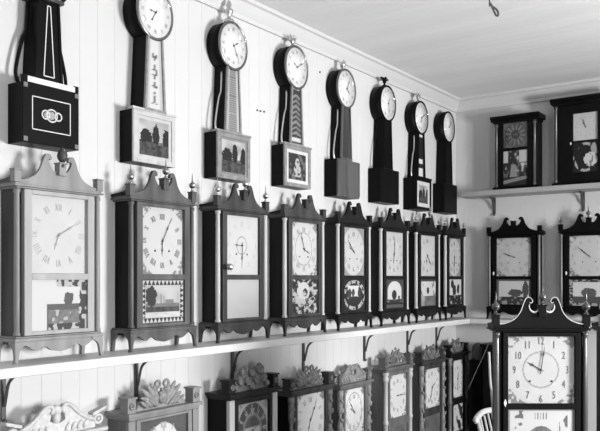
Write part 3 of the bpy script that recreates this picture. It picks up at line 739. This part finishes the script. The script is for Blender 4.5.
# ---------------------------------------------------------------- the two dark clocks on the upper back shelf
def box_clock(label, x, w, h, zd, zt, wood, dialf, tab, cor, hh, mm, iw, arabic=False, knobs=False, inkm_=None, xd=0, depth=.13):
    t = thing('box_clock', label, 'clock', (x, -.006, UZ), 0, 'dark clocks on the upper back shelf')
    hw = w/2; D = depth
    MB().box(-hw, hw, -D+.016, 0, .012, h-.05).build('case', wood, t, .002)
    MB().box(-hw-.012, hw+.012, -D-.008, 0, 0, .022).build('base', wood, t, .002)
    m = MB(); m.box(-hw-.006, hw+.006, -D-.006, 0, h-.05, h-.036)
    pr = [(0, h-.036), (-D-.008, h-.036), (-D-.016, h-.026), (-D-.030, h-.014), (-D-.030, h), (0, h)]
    m.prismx(pr, -hw-cor, hw+cor); m.build('cornice', wood, t, .002)
    for s in (-1, 1):
        MB().lathe([(.002, .022), (.014, .022), (.014, .04), (.011, .045), (.012, .2), (.010, h-.075), (.014, h-.07), (.014, h-.05), (.002, h-.05)], (s*(hw-.014), -D+.004, 0), seg=14).build('column', mat('half_column', .07, .25), t)
    y0, y1 = -D, -D+.016; o = MB(); ow = hw-.030
    o.box(-ow, xd-iw, y0, y1, .024, h-.052); o.box(xd+iw, ow, y0, y1, .024, h-.052)
    o.box(xd-iw, xd+iw, y0, y1, .024, zt[0]); o.box(xd-iw, xd+iw, y0, y1, zt[1], zd[0]); o.box(xd-iw, xd+iw, y0, y1, zd[1], h-.052)
    door = o.build('door', wood, t, .0015)
    MB().box(xd-iw, xd+iw, -D+.003, -D+.004, zd[0], zd[1]).build('glass', glassmat(), door)
    dial(t, xd-iw, xd+iw, zd[0], zd[1], -D+.011, dialf, hh, mm, arabic, inkm=inkm_ or inkg, arbors=False, R=iw*.78)
    picture('painted_tablet', t, xd-iw, xd+iw, zt[0], zt[1], -D+.006, tab)
    if knobs: MB().ell((xd-iw-.014, -D-.004, .285), (.006, .005, .010)).build('keyhole_plate', white_m, door)
    return t
def p_darkdial(u, v):
    x, y = (u-.5)*2, (v-.5)*2; r = math.hypot(x, y)
    if r < .36: return .01
    if r < .85: return .20 if (math.atan2(y, x)*12/(2*pi)) % 1 > .5 else .06
    return .12 if r > .92 else .06
box_clock('dark clock with flat overhanging cornice and black dial, nearer the corner on upper shelf', .512, .305, .53, (.300, .485), (.030, .278), ebony, p_darkdial, p_horse, .024, 60, 120, .087, inkm_=ink)
box_clock('black clock with bright white square dial on upper shelf, by the right edge', .995, .42, .60, (.300, .487), (.085, .290), ebony, dialfn(corner=False, base=.70), p_scrolls, .02, 330, 345, .080, arabic=True, knobs=True)

# ---------------------------------------------------------------- corner odds and ends
cb = thing('cupboard', 'low black cupboard in the back corner behind the foreground clock', 'cupboard', (.55, -.03, 0))
MB().box(-.24, .42, -.22, 0, .04, .965).build('case', ebony, cb, .003)
MB().box(-.25, .43, -.235, 0, .965, .985).build('top', ebony, cb, .003)
MB().box(-.225, .085, -.232, -.22, .08, .94).build('door', ebony, cb, .002); MB().box(.095, .405, -.232, -.22, .08, .94).build('door', ebony, cb, .002)
MB().box(-.24, .42, -.21, -.01, 0, .04).build('plinth', ebony, cb)

ds = thing('hat_stand_box', 'grey round-domed hat box on a black pedestal between corner clock and black cupboard', 'hat box', (.238, -.14, 0))
MB().box(-.046, .046, -.06, .06, 0, .86).build('pedestal', ebony, ds, .003)
MB().lathe([(.002, .86), (.048, .86), (.050, .875), (.050, .925), (.042, .955), (.026, .976), (.002, .985)], (0, 0, 0), seg=28).build('domed_lid', mat('felt_grey', .09, .8), ds)
tag(MB().tube(cr([(.365, -.270, .987), (.335, -.275, .91), (.29, -.285, .81), (.245, -.30, .70), (.225, -.31, .66)]), .0016, 6).build('cord', mat('twine', .3, .7)), 'thin pale cord slanting down from the black cupboard', 'cord')

# spindle chair seen past the big clock's left side
A = Vector(fg(3.70, .862, 0)); B = Vector(fg(4.01, 1.054, 0)); U = (B-A).normalized(); V = Vector((U.y, -U.x, 0)); V = V if V.dot(Vector((RT.x, RT.y, 0))) > 0 else -V
ch = thing('spindle_chair', 'pale spindle-back chair half hidden behind the big foreground clock', 'chair', tuple(A))
def L(u, v, z): return tuple(U*u+V*v+Vector((0, 0, z)))
m = MB(); m.tube(cr([L(-.012, -.0, .752), L(.04, -.012, .764), L(.18, -.026, .772), L(.32, -.012, .764), L(.372, .0, .752)]), [.010]*3+[.015]*19+[.010]*3, 8); m.build('top_rail', palew, ch)
for k, u in enumerate((.02, .34)): MB().tube([L(u+(.02 if k == 0 else -.02), .07, .44), L(u, 0, .755)], .010).build('back_post', palew, ch)
for u in (.09, .15, .21, .27): MB().tube([L(u, .06, .44), L(u, -.012, .76)], .006, 6).build('spindle', palew, ch)
st = MB(); n = 20; P_ = [L(.18+.20*cos(2*pi*k/n), .25+.20*sin(2*pi*k/n), .41) for k in range(n)]; Q_ = [(x, y, .445) for x, y, z in P_]
st.add(P_+Q_, [tuple(range(n)), tuple(range(2*n-1, n-1, -1))]+[(i, (i+1) % n, (i+1) % n+n, i+n) for i in range(n)]); st.build('seat', palew, ch, .006)
for u, v in ((.05, .12), (.31, .12), (.05, .38), (.31, .38)): MB().tube([L(.18+(u-.18)*1.25, .25+(v-.25)*1.25, 0), L(u, v, .42)], [.011, .015]).build('leg', palew, ch)
p1 = Vector(fg(3.60, 189/758*3.60, 1.45-73/758*3.60)); p2 = Vector(fg(3.58, 190.5/758*3.58, 1.45-105/758*3.58)); p3 = Vector(fg(3.55, 194/758*3.55, 1.45-134/758*3.55)); p4 = Vector(fg(3.50, 205/758*3.5, .01))
tag(MB().tube(cr([tuple(p) for p in (p1, p2, p3, p4)]), [.006]*10+[.010]*9).build('walking_stick', palew), 'pale wooden stick standing upright beside the spindle-back chair', 'stick')

# cord with a hook hanging from the ceiling
def hp(px, py, d=2.2): return fg(d, (px-300)/758*d, 1.45+(279-py)/758*d)
q = hp(489.5, -6)
hc_ = thing('hanging_cord', 'dark twisted cord with a wire hook hanging from the ceiling', 'cord', (q[0], q[1], CZ))
rel = lambda p: (p[0]-q[0], p[1]-q[1], p[2]-CZ)
MB().tube(cr([(0, 0, .0), (.002, 0, -.25), rel(hp(489.5, -3)), rel(hp(490.5, 3)), rel(hp(493, 7))]), .0024, 6).build('cord', mat('cord_grey', .10, .7), hc_)
MB().tube(cr([rel(hp(*p)) for p in ((493, 7), (496, 9), (498, 12), (498, 15.5), (496, 15), (494, 11), (491.5, 6))]), .0032, 6).build('hook', mat('cord_grey', .10, .7), hc_)
MB().lathe([(.001, 0), (.022, 0), (.016, -.012), (.004, -.016), (.001, -.016)], (0, 0, 0)).build('ceiling_rose', trim_m, hc_)
for (y, z), l in zip(((-2.43, 2.302), (-2.405, 2.302), (-2.375, 2.304), (-1.865, 2.62)), ('left one of three between the two brass-topped banjo clocks', 'middle one of three between the two brass-topped banjo clocks', 'right one of three between the two brass-topped banjo clocks', 'alone above and left of the plain brown banjo clock')):
    tag(MB().lathe([(.001, -.004), (.0045, -.003), (.0045, .004), (.001, .006)], (0, 0, 0), 'y', 10).build('nail', iron_m), 'small dark wall nail, '+l, 'nail', 'nails in the left wall')
    o = COL.objects[-1]; o.location = (.002, y, z); o.rotation_euler = (0, 0, pi/2)
